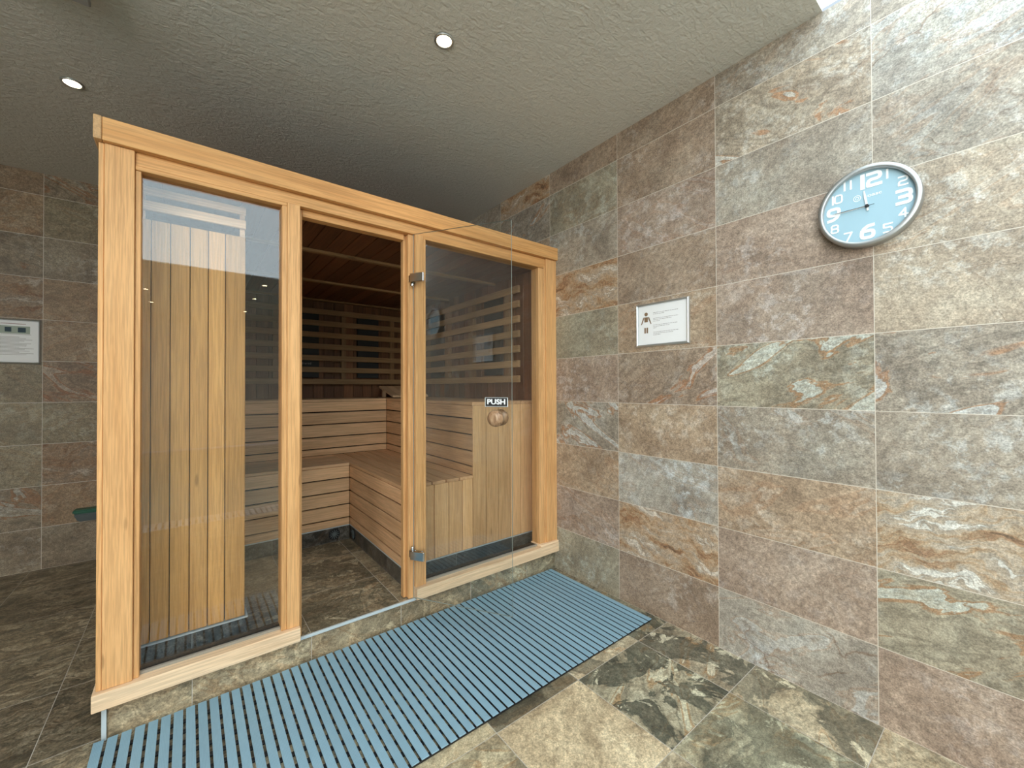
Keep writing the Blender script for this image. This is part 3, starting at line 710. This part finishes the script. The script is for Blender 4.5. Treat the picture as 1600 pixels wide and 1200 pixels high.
def hand(nm, ang, L, tail, wd, z, m):
    tmp = B(); flatpoly(tmp, [(-tail, -wd*.5), (L*.6, -wd*.6), (L, -wd*.25), (L, wd*.25), (L*.6, wd*.6), (-tail, wd*.5)], Matrix.Rotation(math.radians(ang), 4, 'Z'), .0012)
    tmp.transform(CM @ Matrix.Translation((0, 0, z))); obj(nm, tmp, m, ck)
hand('hour_hand', 98, .062, .018, .0062, .0295, M_white)
hand('minute_hand', 181, .100, .0, .004, .032, M_white)
hand('second_hand', 180, .108, .022, .0016, .034, M_rubber)
tmp = B(); lathe(tmp, [(.006, .0272), (.006, .036), (.004, .037)], seg=24); tmp.transform(CM); obj('hub', tmp, M_rubber, ck)

# ------------------------------------------------------------------ framed notices
def notice(nm, label, origin, right, w_, h_, brd):
    th = thing(nm, label, 'sign', origin)
    m = frame_mtx(origin, right, (0, 0, 1)); bm = B()
    prof = [(0, .001), (.003, .010), (brd*.45, .014), (brd*.8, .011), (brd, .004)]
    def ring(d, z): return [bm.verts.new(m @ Vector(p)) for p in ((-w_/2+d, -h_/2+d, z), (w_/2-d, -h_/2+d, z), (w_/2-d, h_/2-d, z), (-w_/2+d, h_/2-d, z))]
    rs = [ring(d, z) for d, z in prof]
    for a, b in zip(rs, rs[1:]):
        for i in range(4): bm.faces.new((a[i], a[(i+1) % 4], b[(i+1) % 4], b[i]))
    bm.faces.new(rs[0][::-1])
    obj('frame', bm, M_silver, th)
    bm = B(); flatpoly(bm, rect(-w_/2+brd-.001, w_/2-brd+.001, -h_/2+brd-.001, h_/2-brd+.001), m @ Matrix.Translation((0, 0, .0035)), .001)
    obj('paper', bm, M_paper, th)
    return th, m @ Matrix.Translation((0, 0, .0047))
nt, m = notice('framed_notice', 'silver framed white notice with brown figure in a towel, below the clock level', (-.001, 1.2695, 1.6515), (0, -1, 0), .325, .250, .0155)
bm = B(); cx = -.098
flatpoly(bm, disc(cx, .063, .011), m, .0004)
flatpoly(bm, [(cx-.013, .046), (cx+.013, .046), (cx+.011, .018), (cx-.011, .018)], m, .0004)
for s in (-1, 1):
    flatpoly(bm, [(cx+s*.014, .048), (cx+s*.020, .044), (cx+s*.034, .006), (cx+s*.029, .004), (cx+s*.015, .034)][::(1 if s < 0 else -1)], m, .0004)
    flatpoly(bm, rect(min(cx+s*.002, cx+s*.012), max(cx+s*.002, cx+s*.012), -.046, -.014), m, .0004)
bmesh.ops.recalc_face_normals(bm, faces=bm.faces)
obj('pictogram', bm, M_brown, nt)
rr = random.Random(2)
for k, y in enumerate((.066, .058, .034, .026, .018, -.004, -.012, -.020, -.044, -.052, -.060)):
    L = {0: .150, 1: .07, 2: .150, 3: .115, 4: .04, 5: .145, 6: .10, 7: .02, 8: .152, 9: .12, 10: .045}[k]; x = -.052
    if k in (0, 2, 5, 8): bm = B()
    while x < -.052+L:
        w1 = rr.uniform(.006, .016); flatpoly(bm, rect(x, min(x+w1, -.052+L), y-.0011, y+.0011), m, .0003); x += w1+.0025
    if k in (1, 4, 7, 10): obj('text_paragraph', bm, M_ink, nt)
nt, m = notice('framed_notice', 'silver framed notice with small picture strip and dense text, on the far back wall', (-3.027, 4.4246, 1.634), (1, 0, 0), .238, .318, .015)
bm = B()
flatpoly(bm, rect(-.07, .045, .122, .125), m, .0003, 3)
flatpoly(bm, rect(-.075, .065, .054, .108), m, .0003, 0); flatpoly(bm, rect(-.052, -.022, .066, .098), m, .0006, 1); flatpoly(bm, rect(.008, .045, .064, .098), m, .0006, 1)
flatpoly(bm, rect(-.07, .07, .0485, .0505), m, .0003, 2)
y = .030
for k in range(15):
    L = rr.uniform(.11, .165) if k % 4 else .09
    flatpoly(bm, rect(-.075, -.075+L, y-.0012, y+.0012), m, .0003, 2); y -= .0088
obj('printed_sheet', bm, [M_mint, M_navy, M_ink, M_red], nt)

# ------------------------------------------------------------------ small green tray on the back wall
tr = thing('wall_tray', 'small dark green and grey plastic tray fixed low on the back wall beside the cabin', 'tray', (-2.65, 4.425, .31))
def taper(z0, z1, w0, w1, d0, d1, m, nm, yb=4.4235):
    bm = B(); vs = []
    for z, w_, d in ((z0, w0, d0), (z1, w1, d1)):
        vs.append([bm.verts.new((-2.655+sx*w_, y, z)) for sx, y in ((-1, yb), (1, yb), (1, yb-d), (-1, yb-d))])
    for i in range(4): bm.faces.new((vs[0][i], vs[0][(i+1) % 4], vs[1][(i+1) % 4], vs[1][i]))
    bm.faces.new(vs[0][::-1]); bm.faces.new(vs[1]); bmesh.ops.recalc_face_normals(bm, faces=bm.faces)
    bmesh.ops.bevel(bm, geom=[e for e in bm.edges if abs(e.verts[0].co.y-(yb)) > .01 or abs(e.verts[1].co.y-yb) > .01], offset=.008, segments=3, affect='EDGES')
    obj(nm, bm, m, tr)
taper(.312, .374, .058, .080, .055, .075, M_grey, 'bowl'); taper(.375, .404, .082, .084, .078, .080, M_green, 'rim')

# ------------------------------------------------------------------ ceiling fittings
vt = thing('ceiling_vent', 'grey square edged vent cover at the top edge of the ceiling view', 'vent', (-2.55, 2.1, CZ))
obj('cover', bx(-2.72, -2.38, 1.95, 2.282, 2.796, 2.820, .004), M_vent, vt)
obj('collar', bx(-2.68, -2.42, 1.99, 2.242, 2.8205, CZ-.0005), M_vent, vt)
def downlight(label, group=None):
    th = thing('downlight', label, 'ceiling light', (0, 0, CZ), group)
    bm = B(); lathe(bm, [(.034, -.001), (.044, -.001), (.043, -.006), (.034, -.007), (.033, -.001)], seg=40); obj('bezel', bm, M_silver, th, (0, 0, CZ))
    bm = B(); lathe(bm, [(.0325, -.0045), (.0325, -.0015)], seg=32, smooth=False); obj('lamp_glass', bm, M_lamp, th, (0, 0, CZ))
    L = bpy.data.lights.new('lamp_beam', 'SPOT'); L.energy = SPOT_W; L.color = (1, .80, .55); L.spot_size = math.radians(110); L.spot_blend = .8; L.shadow_soft_size = .03
    lo = bpy.data.objects.new('lamp_beam', L); COL.objects.link(lo); lo.parent = th; lo.location = (0, 0, -.012)
    return th
d0 = downlight('lit recessed downlight in the ceiling in front of the sauna')
SP = [(-1.175, 1.622, None), (-2.545, 3.02, 'lit recessed downlight in the ceiling left of the sauna')]
SP += [(-1.175, -2.88, 'g'), (-1.175, -4.06, 'g'), (-1.175, -5.56, 'g'), (-2.6, -4.25, 'g'), (-2.6, -5.47, 'g')]
for i, (x, y, lab) in enumerate(SP):
    if i == 0: t_ = d0
    else:
        t_ = d0.copy(); COL.objects.link(t_)
        for ch in d0.children:
            c_ = ch.copy(); COL.objects.link(c_); c_.parent = t_
    t_.location = (x, y, CZ)
    if lab == 'g': t_['label'] = 'recessed ceiling downlight seen only as a small reflection in the sauna glass'; t_['group'] = 'downlights reflected in the glass'
    elif lab: t_['label'] = lab
